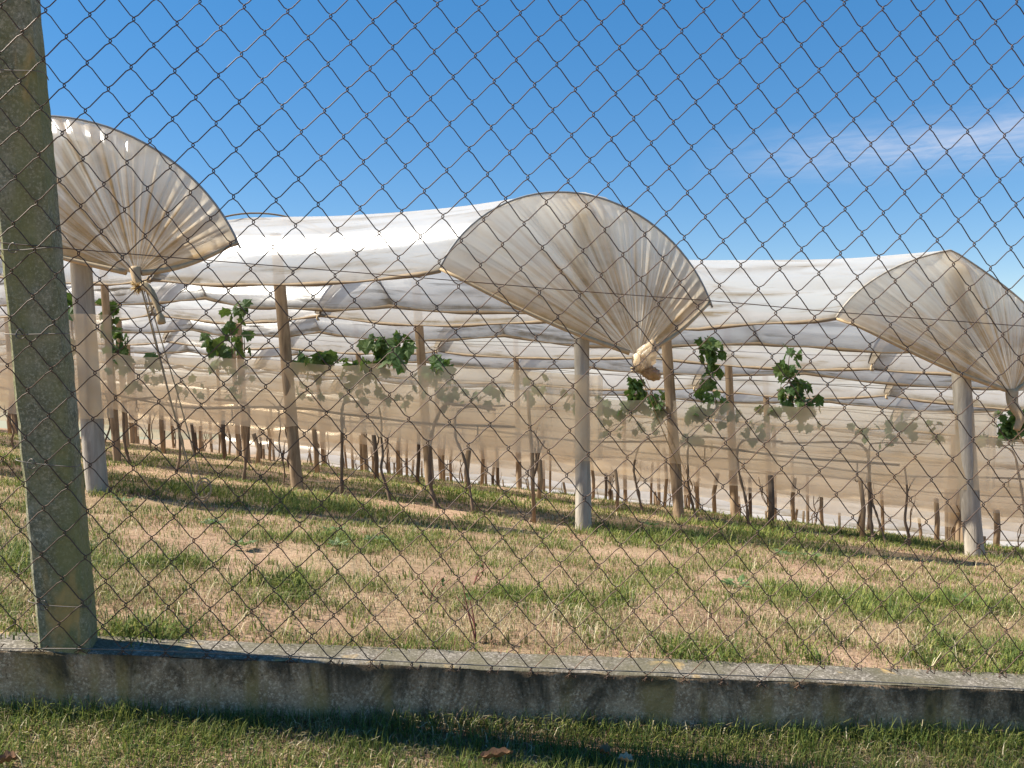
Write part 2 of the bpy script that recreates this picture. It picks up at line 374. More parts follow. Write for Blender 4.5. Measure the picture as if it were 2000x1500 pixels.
# ------------------------------------------------------------------ low concrete wall
def fpt(s, b, z): return np.array([F0[0]+FD[0]*s-FNh[0]*b, F0[1]+FD[1]*s-FNh[1]*b, z])
wall = empty('low_wall', fpt(.5, .07, lawn_z(.5)), 'low rough concrete wall with dark damp streaks under the chain-link mesh', 'wall')
ns = 420; ss = np.linspace(-5, 6.5, ns); T = .112
def wall_strip(name, prof, m):
    V = []
    for s in ss:
        zt, zb = wall_top(s), lawn_z(s)-.12
        for (b, f) in prof:
            z = zb+(zt-zb)*f
            V.append(fpt(s, b+.006, z))
    V = np.array(V).reshape(ns, len(prof), 3)
    j = (fbm(np.repeat(ss[:, None], len(prof), 1)*24, np.arange(len(prof))[None, :]*2.3+0*ss[:, None], 5)-.5)
    V[..., 1] += j*.007*np.array([1 if 0 < i < len(prof)-1 else .7 for i in range(len(prof))])
    V[..., 2] += (fbm(ss[:, None]*18+0*V[..., 0], np.arange(len(prof))[None, :]*1.7+0*V[..., 0], 8)-.5)*.007
    return build(name, V, grid_faces(ns, len(prof)), m, wall, attrs={'hf': np.tile([f for _, f in prof], ns)})
wall_strip('wall_face', [(0, f) for f in np.linspace(0, .97, 14)]+[(.002, .985)], M['wall'])
wall_strip('wall_cap', [(.002, .985), (.006, 1.0)]+[(T*f, 1.0) for f in np.linspace(.12, .97, 8)]+[(T, .985), (T, .5)], M['cap'])

# ------------------------------------------------------------------ concrete fence post
pc = fence_hit(119, 1262); pt = fence_hit(0, 0); ds = along(pt)-along(pc)
top_z = pt[2]+.35; bot_z = lawn_z(along(pc))-.25
post = empty('fence_post', fpt(along(pc), .05, lawn_z(along(pc))), 'mossy grey-green concrete fence post carrying the chain-link mesh', 'post')
hw, dp, ch = .0625, .095, .008
prof = [(-hw+ch, 0), (hw-ch, 0), (hw, ch), (hw, dp-ch), (hw-ch, dp), (-hw+ch, dp), (-hw, dp-ch), (-hw, ch)]
yaw = R_(11); nz_ = 90; V = []
for q in range(nz_):
    f = q/(nz_-1); z = bot_z+(top_z-bot_z)*f; sc = along(pc)+ds*(z-pc[2])/(pt[2]-pc[2])
    for (a, b) in prof:
        a2 = a*math.cos(yaw)+b*math.sin(yaw)*.0; b2 = b-(a)*math.sin(yaw)*.35
        V.append(fpt(sc+a*(1.0)-b*math.sin(yaw)*1.0, .004+max(b2, -.004)+.006, z))
V = np.array(V); V[:, 0] += (fbm(V[:, 2]*20, V[:, 0]*40, 2)-.5)*.008; V[:, 1] += (fbm(V[:, 2]*26, V[:, 0]*60, 4)-.5)*.006
Fs = [(q*8+k, q*8+(k+1) % 8, (q+1)*8+(k+1) % 8, (q+1)*8+k) for q in range(nz_-1) for k in range(8)]+[tuple(range((nz_-1)*8, nz_*8))]
build('post_body', V, Fs, M['post'], post, smooth=False)
for py in (135, 485, 652, 905, 1180):
    c = fence_hit(12+108*py/1262, py); s0 = along(c); tl = random.uniform(-.012, .012)
    path = [fpt(s0-hw-.012, .03, c[2]-tl), fpt(s0-hw-.006, .0, c[2]-tl*.8), fpt(s0-.02, -.005, c[2]+random.uniform(-.006, .006)), fpt(s0+hw-.004, .0, c[2]+tl*.8), fpt(s0+hw+.004, .02, c[2]+tl), fpt(s0+hw-.01, .06, c[2]+tl)]
    tw = [fpt(s0-.03+.01*math.cos(a), -.006-.003*math.sin(a*2), c[2]+.012*math.sin(a)) for a in np.linspace(0, 9, 14)]
    build('tie_wire', *join([tube(smooth_path(path, 5), .0012, 5), tube(smooth_path(tw, 2), .0012, 4)]), M['thin_wire'], post)

# ------------------------------------------------------------------ chain-link mesh: every wire a zigzag strand
fence = empty('chain_link_mesh', fpt(.5, 0, wall_top(.5)), 'rusty chain-link mesh stretched in front of the whole vineyard', 'mesh fence')
WR = .00138
def strand(c):
    pts = []; rj = random.Random(int(c*2)+900)
    bot = None
    for h in range(-6, 35):
        j = h/2.0
        right = ((h % 2) == 1) ^ ((int(round(c*2)) % 2) == 1)
        i = c+.5 if right else c
        over = .028 if right else -.028
        jit = lambda a: rj.uniform(-a, a)
        base = (i, j)
        p = mesh_pt(i, j)
        if p[2] < wall_top(along(p))-.004: break
        sgn = 1 if right else -1
        # "/" runs in front, "\" behind; the wire turns over at the bend
        for (di, dj, o) in ((-sgn*.10, -.085, .0022*(-sgn)), (over*.6, -.025, .0016*(-sgn)), (over, .004, 0), (over*.6, .03, .0016*sgn), (-sgn*.10, .10, .0022*sgn)):
            pts.append(mesh_pt(i+di+jit(.006), j+dj+jit(.006), o))
    P = np.array(pts)
    # a slight slack, like hand-stretched mesh
    s = (P[:, 0]-F0[0])*FD[0]+(P[:, 1]-F0[1])*FD[1]
    P[:, 2] += (fbm(s*2.2, P[:, 2]*1.6, 31)-.5)*.012; P[:, :2] += FD[:2]*((fbm(s*1.8, P[:, 2]*2.1, 37)-.5)*.012)[:, None]
    P[:, :2] += FNh[:2]*((fbm(s*1.1, P[:, 2]*1.3, 39)-.3)*.012)[:, None]
    # the ends: short hooked tails lying on the wall
    e = P[-1]; P = np.vstack([P, e+np.array([FD[0]*.006, FD[1]*.006, -.004]), e+FD*.012-FNh*.012+np.array([0, 0, .006])])
    return P
for q in range(-12, 46):
    build('wire', *tube(strand(q/2), WR, 6), M['wire'], fence)
def fence_wire(pts, r, m='thin_wire', off=.004):
    P = smooth_path([fence_hit(x, y, off) for x, y in pts], 8); build('tension_wire', *tube(P, r, 6), M[m], fence)
fence_wire([(-300, 448), (0, 474), (125, 485), (350, 504), (620, 526), (900, 549), (1150, 570), (1420, 590), (1626, 609), (2000, 637), (2300, 660)], .0012, 'wire', -.006)
fence_wire([(-300, 1258), (0, 1266), (200, 1268), (500, 1279), (1000, 1302), (1500, 1322), (2000, 1346), (2300, 1360)], .0014, 'thin_wire', .006)

# ------------------------------------------------------------------ vineyard posts
HP = 2.60
slide = {(1, 1): 580, (2, 1): 1328, (2, 2): 840, (2, 3): 482, (3, 2): 1437, (3, 3): 1014, (4, 3): 1507}
lean = {(0, 0): -.12, (1, 0): -.04, (2, 0): -.267, (1, 1): -.19, (2, 1): -.22, (2, 2): -.17, (3, 2): -.15, (3, 3): -.06, (4, 3): -.14}
rad = {(0, 0): .067, (1, 0): .059, (2, 0): .074, (1, 1): .055, (2, 1): .054, (2, 2): .054, (3, 2): .05, (3, 3): .038, (4, 3): .045, (2, 3): .05}
def post_base(k, n):
    if (k, n) in slide: return row_base(k, slide[(k, n)])
    return row_point(k, n)
TOPS = {}
def post_axis(k, n):
    if (k, n) not in TOPS:
        r = random.Random(k*100+n+5); b = post_base(k, n)
        TOPS[(k, n)] = (b, b+np.array([lean.get((k, n), r.uniform(-.16, -.02)), r.uniform(-.03, .03), HP+r.uniform(-.03, .03)+{(2, 0): .05, (0, 0): -.03}.get((k, n), 0)]))
    return TOPS[(k, n)]
plabel = {(0, 0): 'thick pale grey post at the vineyard edge beside the concrete fence post',
          (1, 0): 'smooth grey post under the tied plastic end with a crumpled white knob',
          (2, 0): 'cracked grey leaning post under the peaked plastic end',
          (1, 1): 'brown leaning wooden post under the long white plastic tunnel',
          (2, 1): 'brown wooden post leaning just behind the smooth grey end post'}
def wood_post(b, t, r0, m, label, group, n=12):
    P = [b+(t-b)*f for f in np.linspace(-.08, 1, 12)]
    r = np.array([r0*(1.06-.10*f) for f in np.linspace(0, 1, 12)])
    V, Fc = tube(P, r, n); V[:, 0] += (fbm(V[:, 2]*5, V[:, 0]*30+b[0], 11)-.5)*r0*.25; V[:, 1] += (fbm(V[:, 2]*5+9, V[:, 0]*30, 12)-.5)*r0*.25
    return tag(build('vineyard_post', V, Fc, m, origin=b), label, 'post', group)
def rows_visible(k, n):
    b, t = post_axis(k, n); x, y, d = project(b); return -250 < x < 2250
for k in range(0, 8):
    for n in range(0, 12):
        if not rows_visible(k, n): continue
        b, t = post_axis(k, n)
        mm = M['wood_grey'] if n == 0 else M['wood']
        lab = plabel.get((k, n)); grp = None
        if lab is None:
            lab = 'plain wooden post holding the %s plastic tunnel counted from the fence' % ORD[k]
            grp = 'posts of the %s tunnel' % ORD[k]
        wood_post(b, t-(t-b)*.06, rad.get((k, n), .042 if k < 4 else .036), mm, lab, grp, 14 if n < 2 else 8)

# ------------------------------------------------------------------ plastic tunnels
HW, RISE = 1.08, .70
RC = (HW*HW+RISE*RISE)/(2*RISE)
ED = np.array([.983, .18, 0]); ED /= np.linalg.norm(ED)
def hoop_curve(k, n, a):                               # a in [-1,1], -1 the left end
    b, t = post_axis(k, n); a = np.asarray(a, float)
    th = a*math.asin(min(1, HW/RC)); x = RC*np.sin(th); h = RC*np.cos(th)-(RC-RISE)
    if k == 2 and n == 0:
        h = np.where(a > 0, .15*h+.85*RISE*(1-np.abs(a)*.95), .45*h+.55*RISE*(1-np.abs(a)))
    rr = random.Random(k*31+n*7+1); h = h*(1+(0 if n == 0 else rr.uniform(-.04, .04))); tw = (0 if n == 0 else rr.uniform(-.02, .02))
    slope = -.105
    return t[None, :]+np.array([0, 0, -RISE])+x[:, None]*(ED+np.array([0, 0, slope]))[None, :]+h[:, None]*np.array([0, 0, 1.0])+tw
tlabel = {0: 'white plastic tunnel whose fanned end stands beside the concrete fence post',
          1: 'long white plastic tunnel ending in a tied fan with a crumpled knob',
          2: 'white plastic tunnel with a peaked dirty fan end over a cracked post',
          3: 'plastic tunnel whose tied eave hangs just below the peaked tunnel'}
def fan_end(k, node, parent, seed, smooth_left):
    nu, nv = 420, 44; u = np.linspace(-1, 1, nu); v = np.linspace(0, 1, nv)**.9
    hp = hoop_curve(k, 0, u); rs = np.random.default_rng(seed)
    # pleat profile: random ridge spacing, sharper on the tight side
    knots = [-1.0]
    while knots[-1] < 1:
        sp = rs.uniform(.018, .055) if (knots[-1] > .0 or not smooth_left) else rs.uniform(.04, .17 if seed != 106 else .3)
        knots.append(knots[-1]+sp)
    kn = np.array(knots); kv = np.where(np.arange(len(kn)) % 2 == 0, 1, -1)*rs.uniform(.35, 1, len(kn))
    f = np.interp(u, kn, kv); wl_ = np.interp(u, kn[:-1], np.diff(kn))
    f2 = np.interp(u, np.linspace(-1, 1, 130), rs.uniform(-1, 1, 130))
    Vv = v[None, :, None]; V = hp[:, None, :]*(1-Vv)+node[None, None, :]*Vv
    # the bunch has a thickness of its own
    ang = u*1.25; rb = .03*v[None, :]**3
    V[..., 0] += np.sin(ang)[:, None]*rb; V[..., 2] += -np.cos(ang)[:, None]*rb*.3
    cen = hp.mean(0); nr = np.cross(hp[-1]-hp[0], node-cen); nr /= np.linalg.norm(nr); nr = nr if nr[1] < 0 else -nr
    amp = np.sin(np.pi*np.clip(v, 0, 1)**.55)**1.0*.9+.02
    d = f[:, None]*(wl_[:, None]*np.where(u > -.1, .55, .30)[:, None])*amp[None, :]*(1-v[None, :]*.55)+f2[:, None]*.006*amp[None, :]
    sag = -sstep(0, .18, v)[None, :]*(1-v[None, :])*.11*np.exp(-(u[:, None]/.25)**2)-np.sin(np.pi*v)[None, :]*.02
    V += nr*(d-sag)[..., None]
    # lower edges roll in and hang a little
    e = np.exp(-(1-np.abs(u))/.05)
    V[..., 2] -= (e[:, None]*np.sin(np.pi*v)[None, :])*.06
    n1 = fbm(u*14+seed, u*0, seed, 4)[:, None]; n2 = fbm(u[:, None]*58+seed, v[None, :]*1.4, seed+5, 3)
    edge = np.exp(-(1-np.abs(u))/.14)[:, None]*(.30+.6*v[None, :]**.4)
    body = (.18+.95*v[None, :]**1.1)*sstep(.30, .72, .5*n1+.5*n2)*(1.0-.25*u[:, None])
    crown_shadow = np.exp(-((u[:, None]-.0)/.10)**2)*np.exp(-v[None, :]/.45)*.62*n2*1.5  # shadow of post and hoop at the apex, painted as a brown band
    valley_shade = sstep(.1, -.9, f)[:, None]*.42*sstep(.05, .5, v)[None, :]*(.4+.9*n2)  # pleat valleys darkened in the colour to deepen their shading
    dirt_and_shade = np.clip(.03+edge*.85+body*.85+crown_shadow*.8+valley_shade*1.7, 0, 1)  # stains, plus the painted apex shadow and pleat shade
    build('fan_end', V, grid_faces(nu, nv), M['fan'], parent, attrs={'dirt_and_shade': dirt_and_shade})
    for sgn in (-1, 1):                                  # rolled lower hem
        idx = 0 if sgn < 0 else nu-1
        build('hem', *tube(V[idx, ::3]+np.array([0, 0, -.004]), np.linspace(.012, .02, len(V[idx, ::3])), 7), M['hem'], parent)
    return nr
M['hem'] = simple('dirty_hem', (.42, .31, .18), .85, ns=25, var=.4)
M['hem_far'] = simple('dirty_hem_far', (.24, .18, .115), .9, ns=9, var=.4)
nodes = {}
def node_at(k, px, py):
    b, _ = post_axis(k, 0); r = ray(px, py); o = -Rd                     # pulled outwards along the row
    # vertical plane through the post along the row
    n_ = np.array([-o[1], o[0], 0]); return r*((b@n_)/(r@n_))
nodes[0] = node_at(0, 264, 532); nodes[1] = node_at(1, 1244, 690); nodes[2] = node_at(2, 1976, 762)
for k in (3, 4):
    b, t = post_axis(k, 0); nodes[k] = b-Rd*.35+np.array([0, 0, 1.4])

TUN = {}
for k in range(0, 17):
    ns_ = 1
    while ns_ < 16:
        b, t = post_axis(k, ns_); x, y, d = project(t)
        if x < -450: break
        ns_ += 1
    n0 = 0
    while n0 < 12 and project(post_axis(k, n0+1)[1])[0] > 2500: n0 += 1
    base = post_axis(k, n0)[0]
    lab = tlabel.get(k, 'plain white plastic tunnel down the slope, %s counted from the fence' % ORD[k]); grp = None if k in tlabel else 'plastic tunnels down the slope'
    T_ = empty('plastic_tunnel', base, lab, 'tunnel', grp); TUN[k] = T_
    near = k <= 2; ma = 46 if near else (30 if k < 6 else 18); mv = 30 if near else (14 if k < 6 else 6)
    a = np.sin(np.linspace(-1, 1, ma)*np.pi/2*.85)/math.sin(np.pi/2*.85)
    rowsV, vs_ = [], []
    for n in range(n0, ns_):
        h0, h1 = hoop_curve(k, n, a), hoop_curve(k, n+1, a)
        vv = np.linspace(0, 1, mv, endpoint=(n == ns_-1))
        for v in vv:
            P = h0*(1-v)+h1*v; s4 = 4*v*(1-v)
            P[:, 2] -= s4*(.05+.05*np.abs(a)**2); P += s4*(-.05*np.sign(a)*np.abs(a)**4)[:, None]*ED[None, :]
            P[:, 2] += s4*.03*np.exp(-(1-np.abs(a))/.1)
            rowsV.append(P); vs_.append(n+v)
    V = np.array(rowsV); vs_ = np.array(vs_)
    fr = vs_-np.floor(vs_)
    # folds that run from hoop to hoop, fanning from the tied ends
    fold = fbm(a[None, :]*9+.9*np.sin(vs_[:, None]*1.7+k), vs_[:, None]*1.1+k*7, 40+k, 3)-.5
    fold2 = fbm(a[None, :]*30+vs_[:, None]*1.3, vs_[:, None]*.8+k*3, 60+k, 2)-.5
    V[..., 2] += (fold*.045+fold2*.04)*(1-.6*np.abs(a)[None, :]**6)
    hm = np.exp(-(1-np.abs(a))/.075)[None, :]; V[..., 2] += hm*(fbm(vs_[:, None]*4, a[None, :]*0+k, 70, 3)-.5)*.05
    st = fbm(a[None, :]*26+k, vs_[:, None]*2.2, 80+k, 3)  # dark wrinkle streaks stretched along the row
    dirt_and_shade = np.clip(hm*.75*(.6+.6*fbm(vs_[:, None]*3, a[None, :]*3, 90, 3))+.55*sstep(.62, .76, st)+.10*sstep(.4, .7, fold2+.5)+np.exp(-np.minimum(fr, 1-fr)/.025)[:, None]*.35, 0, 1)
    arc = a[None, :]*20+.7*fold+k*13+0*vs_[:, None]; run = vs_[:, None]*3.4+0*a[None, :]
    build('cover', V, grid_faces(len(V), ma), M['film'], T_, attrs={'dirt_and_shade': dirt_and_shade, 'arc': arc, 'run': run})
    for idx in (0, ma-1):                                   # the rolled eave
        if k < 8: build('eave_hem', *tube(V[::(2 if near else 1), idx]+np.array([0, 0, -.008]), .015+.007*np.sin(np.arange(len(V[::(2 if near else 1), idx]))*1.3+idx), 6), M['hem_far'], T_)
    if k <= 4:
        for n in range(n0, min(ns_, 7)):
            if n > 0 and k > 3: continue
            if project(post_axis(k, n)[1])[0] < -300: continue
            hp = hoop_curve(k, n, np.linspace(-1.03 if n else -1.0, 1.04, 34)); hp[:, 2] += .006 if n == 0 else .05
            build('hoop', *tube(hp, .0085, 7), (M['hoop'] if k != 2 else M['wood_grey']) if n == 0 else M['hem_far'], T_)
    # gathered film tied down at the eave of the inner hoops
    if 1 <= k <= 5:
        for n in range(1, min(ns_, 9)):
            ps = hoop_curve(k, n, np.linspace(-1, -.52, 14)); x, y, d = project(ps[0])
            if not (-60 < x < 2060): continue
            wd = np.linspace(.03, .13, 14); ng = 13; Vg = []
            rg = np.random.default_rng(k*50+n)
            zz = np.where(np.arange(ng) % 2 == 0, .022, -.012)*rg.uniform(.5, 1, ng)
            for i_, p in enumerate(ps):
                for j_ in range(ng):
                    Vg.append(p+Rd*wd[i_]*(j_/(ng-1)-.5)*2+np.array([-.5, -.5, .7])*(.055+zz[j_]*(1-.3*i_/13)))
            Vg = np.array(Vg); dg = np.clip(.55+.4*np.tile(zz < 0, len(ps))+.1, 0, 1)  # inward ribs of the gather coloured darker
            build('tie_gather', Vg, grid_faces(14, ng), M['gather'], T_, attrs={'dirt_and_shade': dg})
            e = ps[0]; build('tie_knot', *tube(smooth_path([e+np.array([-.02, -.02, .02]), e+np.array([-.03, -.03, -.005]), e+np.array([-.025, -.03, -.025]), e+np.array([-.005, -.03, -.04])], 4), [.012]*6+[.016]*4+[.008]*3, 7), M['hem'], T_)
    if k <= 4 and n0 == 0:
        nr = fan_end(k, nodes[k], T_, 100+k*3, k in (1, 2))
        nd = nodes[k]; o = -Rd
        if k == 0:
            # twisted tail, frayed binding, then a bound stub and two guy strings to the ground
            tail = smooth_path([nd+np.array([0, 0, .03]), W(268, 548, project(nd)[2]-.02), W(272, 560, project(nd)[2]-.03)], 5)
            build('tail', *tube(tail, np.linspace(.035, .022, len(tail)), 9), M['hem'], T_)
            c = W(270, 560, project(nd)[2]-.04); parts = []
            for q in range(150):
                d = RNG.normal(size=3); d /= np.linalg.norm(d); s0 = c+d*.012; parts.append(tube([s0, s0+d*RNG.uniform(.02, .045)+RNG.normal(size=3)*.006], [.003, .0015], 4))
            build('frayed_binding', *join(parts), M['frayed'], T_)
            dd = project(nd)[2]
            st_ = smooth_path([W(280, 556, dd-.05), W(296, 572, dd-.07), W(308, 600, dd-.09), W(316, 632, dd-.1)], 5)
            build('rope_tail', *tube(st_, [.03]*3+list(np.linspace(.026, .015, len(st_)-6))+[.026]*3, 8), M['rope'], T_)
            gp = ground_hit(392, 992)
            for q, (ox, m_, r_) in enumerate(((0, 'rope', .006), (-.03, 'thin_wire', .0025), (.05, 'rope', .0045))):
                e = gp+np.array([ox, 0, 0]); s0 = W(276+4*q, 562, dd-.05); mid = (s0+e)/2+np.array([.01*q, 0, -.03])
                build('guy_rope', *tube(smooth_path([s0, mid, e], 10), r_, 6), M[m_], T_)
            kn_ = W(345, 802, (dd+project(gp)[2])/2)
            coil = [gp+np.array([.03+.05*math.cos(a_), .02*math.sin(a_)-.02, .10+.07*math.sin(a_)+.004*a_]) for a_ in np.linspace(0, 12, 40)]
            build('rope_coil', *tube(coil, .006, 6), M['rope'], T_)
        elif k == 1:
            dd = project(nd)[2]
            def blob(c, rx, rz, seed, tilt=0.0):
                n_u, n_v = 44, 28; th, ph = np.meshgrid(np.linspace(0, 2*np.pi, n_u), np.linspace(0, np.pi, n_v), indexing='ij')
                rr = .55+.9*fbm(np.cos(th)*2.6+3+np.sin(ph)*3, np.cos(ph)*3+np.sin(th)*2.6+seed, seed, 4)+.10*np.sin(th*9+ph*5)
                x = rx*rr*np.sin(ph)*np.cos(th); y = rx*.8*rr*np.sin(ph)*np.sin(th); z = rz*rr*np.cos(ph)
                V = np.stack([c[0]+x*math.cos(tilt)-z*math.sin(tilt), c[1]+y, c[2]+x*math.sin(tilt)+z*math.cos(tilt)], -1); return V, grid_faces(n_u, n_v)
            V, Fg = blob(W(1261, 697, dd-.04), .075, .115, 4, -.5); build('knob', V, Fg, M['fan'], T_, attrs={'dirt_and_shade': np.full(V.shape[:2], .45)})
            V, Fg = blob(W(1250, 708, dd-.08), .045, .06, 8, .3); build('knob', V, Fg, M['fan'], T_, attrs={'dirt_and_shade': np.full(V.shape[:2], .3)})
            V, Fg = blob(W(1270, 728, dd-.05), .07, .045, 6, -.45); build('knob', V, Fg, M['fan'], T_, attrs={'dirt_and_shade': np.full(V.shape[:2], .9)})
            build('binding', *tube([W(1240+4*math.cos(a_)*2, 716+a_, dd-.06-.03*math.sin(a_)) for a_ in np.linspace(0, 9, 24)], .006, 5), M['rope'], T_)
            gp = ground_hit(1372, 1008)
            for q in range(2):
                build('guy_rope', *tube(smooth_path([W(1250+q*8, 732, dd-.03), (W(1250, 732, dd)+gp)/2+np.array([.05*q, 0, -.05]), gp+np.array([.03*q, 0, 0])], 10), .004-.0015*q, 6), M['rope'], T_)
        elif k == 2:
            dd = project(nd)[2]
            tp_ = smooth_path([nd, W(1978, 790, dd-.03), W(1992, 815, dd-.06), W(1985, 840, dd-.06)], 5)
            build('tail', *tube(tp_, np.linspace(.05, .025, len(tp_)), 9), M['hem'], T_)
            gp = ground_hit(2140, 1090); build('guy_rope', *tube(smooth_path([tp_[-1], (tp_[-1]+gp)/2+np.array([0, 0, -.05]), gp], 10), .006, 6), M['rope'], T_)

# ------------------------------------------------------------------ netting along the fruit zone
nlabel = ['beige netting hung left of the thick pale post, along the nearest covered row', 'beige translucent netting wrapped round the smooth grey end post', 'beige translucent netting wrapped round the cracked leaning post', 'beige netting strip beyond the cracked leaning post', 'beige netting strip hung in the fourth covered row']
for k in range(0, 6):
    ln = np.linalg.norm(RV); L_ = ln*(9 if 0 < k < 5 else (13 if k else 4))
    t_ = np.concatenate([np.arange(-.14, .3, .02), np.arange(.3, L_, .07)]); nh = 14; hh = np.linspace(0, 1, nh)
    top = 1.25+(fbm(t_*.8, t_*0+k, 20, 3)-.5)*.10-.02*t_/ln; bot = (.58 if k < 3 else .42)+(fbm(t_*.9, t_*0+k+9, 21, 3)-.5)*.16
    V = []
    b0 = row_point(k, 0)
    for i_, t0 in enumerate(t_):
        p = b0[:2]+Rd[:2]*t0; gz0 = float(ground_z(*p))
        o_ = .098 if t0 > -.06 else .098-.14*((-.06-t0)/.08)**2
        ripple = (fbm(t0*2.2+hh*.6, hh*1.6+k*4, 25, 3)-.5)*.10
        for j_, h in enumerate(hh):
            q = p+Rn[:2]*(o_+ripple[j_]*(1 if t0 > .25 else .15)); V.append((q[0], q[1], gz0+bot[i_]+(top[i_]-bot[i_])*h))
    o = build('fruit_net', V, grid_faces(len(t_), nh), M['net']); tag(o, nlabel[k] if k < 5 else 'beige netting strip hung in the sixth covered row', 'netting')

# ------------------------------------------------------------------ drip pipes and trellis wires
def row_line(k, h, t0, t1, sag=.02, st=.35, off=0.0):
    b0 = row_point(k, 0); P = []
    for t in np.arange(t0, t1, st):
        p = b0[:2]+Rd[:2]*t+Rn[:2]*off; P.append((p[0], p[1], float(ground_z(*p))+h+sag*(math.sin(t*2.3+k)+.6*math.sin(t*.9))))
    return np.array(P)
ln = float(np.linalg.norm(RV))
plab = ['', 'dark drip pipe slung along the first netted row by the smooth grey post', 'dark drip pipe slung along the row that starts at the cracked post', 'dark drip pipe in the third covered row', 'dark drip pipe in the fourth covered row']
for k in (1, 2, 3, 4):
    P = row_line(k, .74, .6, ln*8, .03)
    D = empty('drip_pipe', P[0], plab[k], 'pipe')
    build('pipe', *tube(P, .011, 7), M['pipe'], D)
    rr = random.Random(k)
    for q in range(1, len(P)-1, 4):
        c = P[q]; x, y, d = project(c)
        if not (0 < x < 2000): continue
        hh_ = rr.uniform(.07, .13); e = c-np.array([0, 0, hh_])
        g1 = tube([c, e], .006, 5)
        ring = [e+np.array([.018*math.cos(a_), 0, -.03+.03*math.sin(a_)]) for a_ in np.linspace(0, 2*np.pi, 9)]
        build('emitter', *join([g1, tube(ring, .004, 4, False)]), M['black'], D)
wlab = 'thin trellis wire running along a covered vine row'
for k in range(0, 6):
    for h in (.86, 1.12, 1.45, 1.72):
        if k == 0 and h > 1.2: continue
        P = row_line(k, h, 0.0, ln*9, .012, .7, .02)
        tag(build('trellis_wire', *tube(P, .0022 if k < 3 else .004, 4), M['thin_wire']), 'thin %s trellis wire under the %s plastic tunnel counted from the fence' % ({.86: 'lowest', 1.12: 'second lowest', 1.45: 'second highest', 1.72: 'highest'}[h], ORD[k]), 'wire', 'trellis wires')

# ------------------------------------------------------------------ vines
def grape_leaf():
    lobes = [(-150, .42), (-128, .62), (-105, .50), (-80, .80), (-62, .58), (-40, .78), (-28, .66), (0, 1.0), (28, .66), (40, .78), (62, .58), (80, .80), (105, .50), (128, .62), (150, .42)]
    V = [(0, 0, 0)]
    for a, r in lobes:
        x = r*math.sin(R_(a))*.58; y = .18+r*math.cos(R_(a))*.62; V.append((x, y, -.28*x*x-.16*y*y+.05*math.sin(R_(a)*5)))
    V.append((0, .42, .05)); c = len(V)-1
    Fs = [(c, i, i+1) for i in range(1, len(lobes))]+[(c, 0, 1), (c, len(lobes), 0)]
    V = np.array(V); V += np.random.default_rng(3).normal(size=V.shape)*.012
    me = bpy.data.meshes.new('leaf'); me.from_pydata([tuple(v) for v in V], [], Fs); me.update()
    me.polygons.foreach_set('use_smooth', [False]*len(me.polygons)); me.materials.append(M['leaf']); return me
LEAF = grape_leaf()
def add_leaf(parent, p, size, rr, droop=.5):
    o = bpy.data.objects.new('leaf', LEAF); place(o, p, parent)
    az = rr.uniform(0, 2*math.pi); ti = rr.uniform(-1.5, -.3)-droop*.4; ro = rr.uniform(-.6, .6)
    o.rotation_euler = (ti, ro, az); s = size*rr.uniform(.7, 1.2); o.scale = (s*rr.uniform(.85, 1.1), s, s)
def shoot(parent, pts, nleaf, size, rr, m='bark'):
    P = smooth_path(pts, 6); s = build('shoot', *tube(P, np.linspace(.006, .0025, len(P)), 5), M[m], parent)
    nleaf = int(nleaf*2.1)
    for q in range(nleaf):
        f = (q+.5)/nleaf*(len(P)-1); i = min(int(f), len(P)-2); p = P[i]+(P[i+1]-P[i])*(f-i)
        p = p+np.array([rr.uniform(-1, 1)*.085, rr.uniform(-1, 1)*.06, rr.uniform(-1, 1)*.04]); add_leaf(s, p, size, rr)
    return s
def vine(k, trunk_px, shoots, clumps, label, seed, rt=.017):
    rr = random.Random(seed)
    P = [row_hit(k, x, y) for x, y in trunk_px]; b = P[0].copy(); b[2] = float(ground_z(b[0], b[1])); P[0] = b
    P = [p+Rn*rr.uniform(-.03, .03) if 0 < i else p for i, p in enumerate(P)]
    v = empty('grape_vine', b, label, 'vine')
    S = smooth_path(P, 7); S[0, 2] -= .03
    build('trunk', *tube(S, np.linspace(rt, rt*.55, len(S))*(1+.25*np.sin(np.arange(len(S))*1.9)), 7), M['bark'], v)
    for pts, nl, sz in shoots: shoot(v, [row_hit(k, x, y, rr.uniform(-.12, .05)) for x, y in pts], nl, sz, rr)
    for (x, y, w_, h_, nl) in clumps:
        c = row_hit(k, x, y, -.12); dd = project(c)[2]/F_PX
        cv = [c+np.array([-w_*.4*dd, 0, -h_*.3*dd]), c+np.array([0, .03, h_*.1*dd]), c+np.array([w_*.4*dd, 0, h_*.2*dd])]
        s = build('shoot', *tube(smooth_path(cv, 5), .004, 5), M['bark'], v)
        for q in range(nl):
            add_leaf(s, c+np.array([rr.uniform(-.5, .5)*w_*dd, rr.uniform(-.10, .10), rr.uniform(-.5, .5)*h_*dd]), .115, rr)
    return v
LS = .145
vine(0, [(100, 940), (55, 903), (40, 833), (42, 790), (80, 775)], [([(150, 690), (140, 640), (146, 585), (160, 600)], 7, LS)], [(60, 700, 60, 60, 12)], 'vine trunk showing left of the concrete fence post', 1)
vine(1, [(255, 940), (247, 860), (246, 800), (240, 785), (300, 775)], [([(238, 720), (222, 670), (218, 620), (208, 585)], 17, LS), ([(225, 715), (232, 680), (240, 640)], 9, LS), ([(292, 720), (290, 690)], 5, LS*.9)], [(285, 735, 60, 50, 12), (375, 755, 70, 50, 10)], 'leafy vine beside the thick pale post, climbing above the netting', 2)
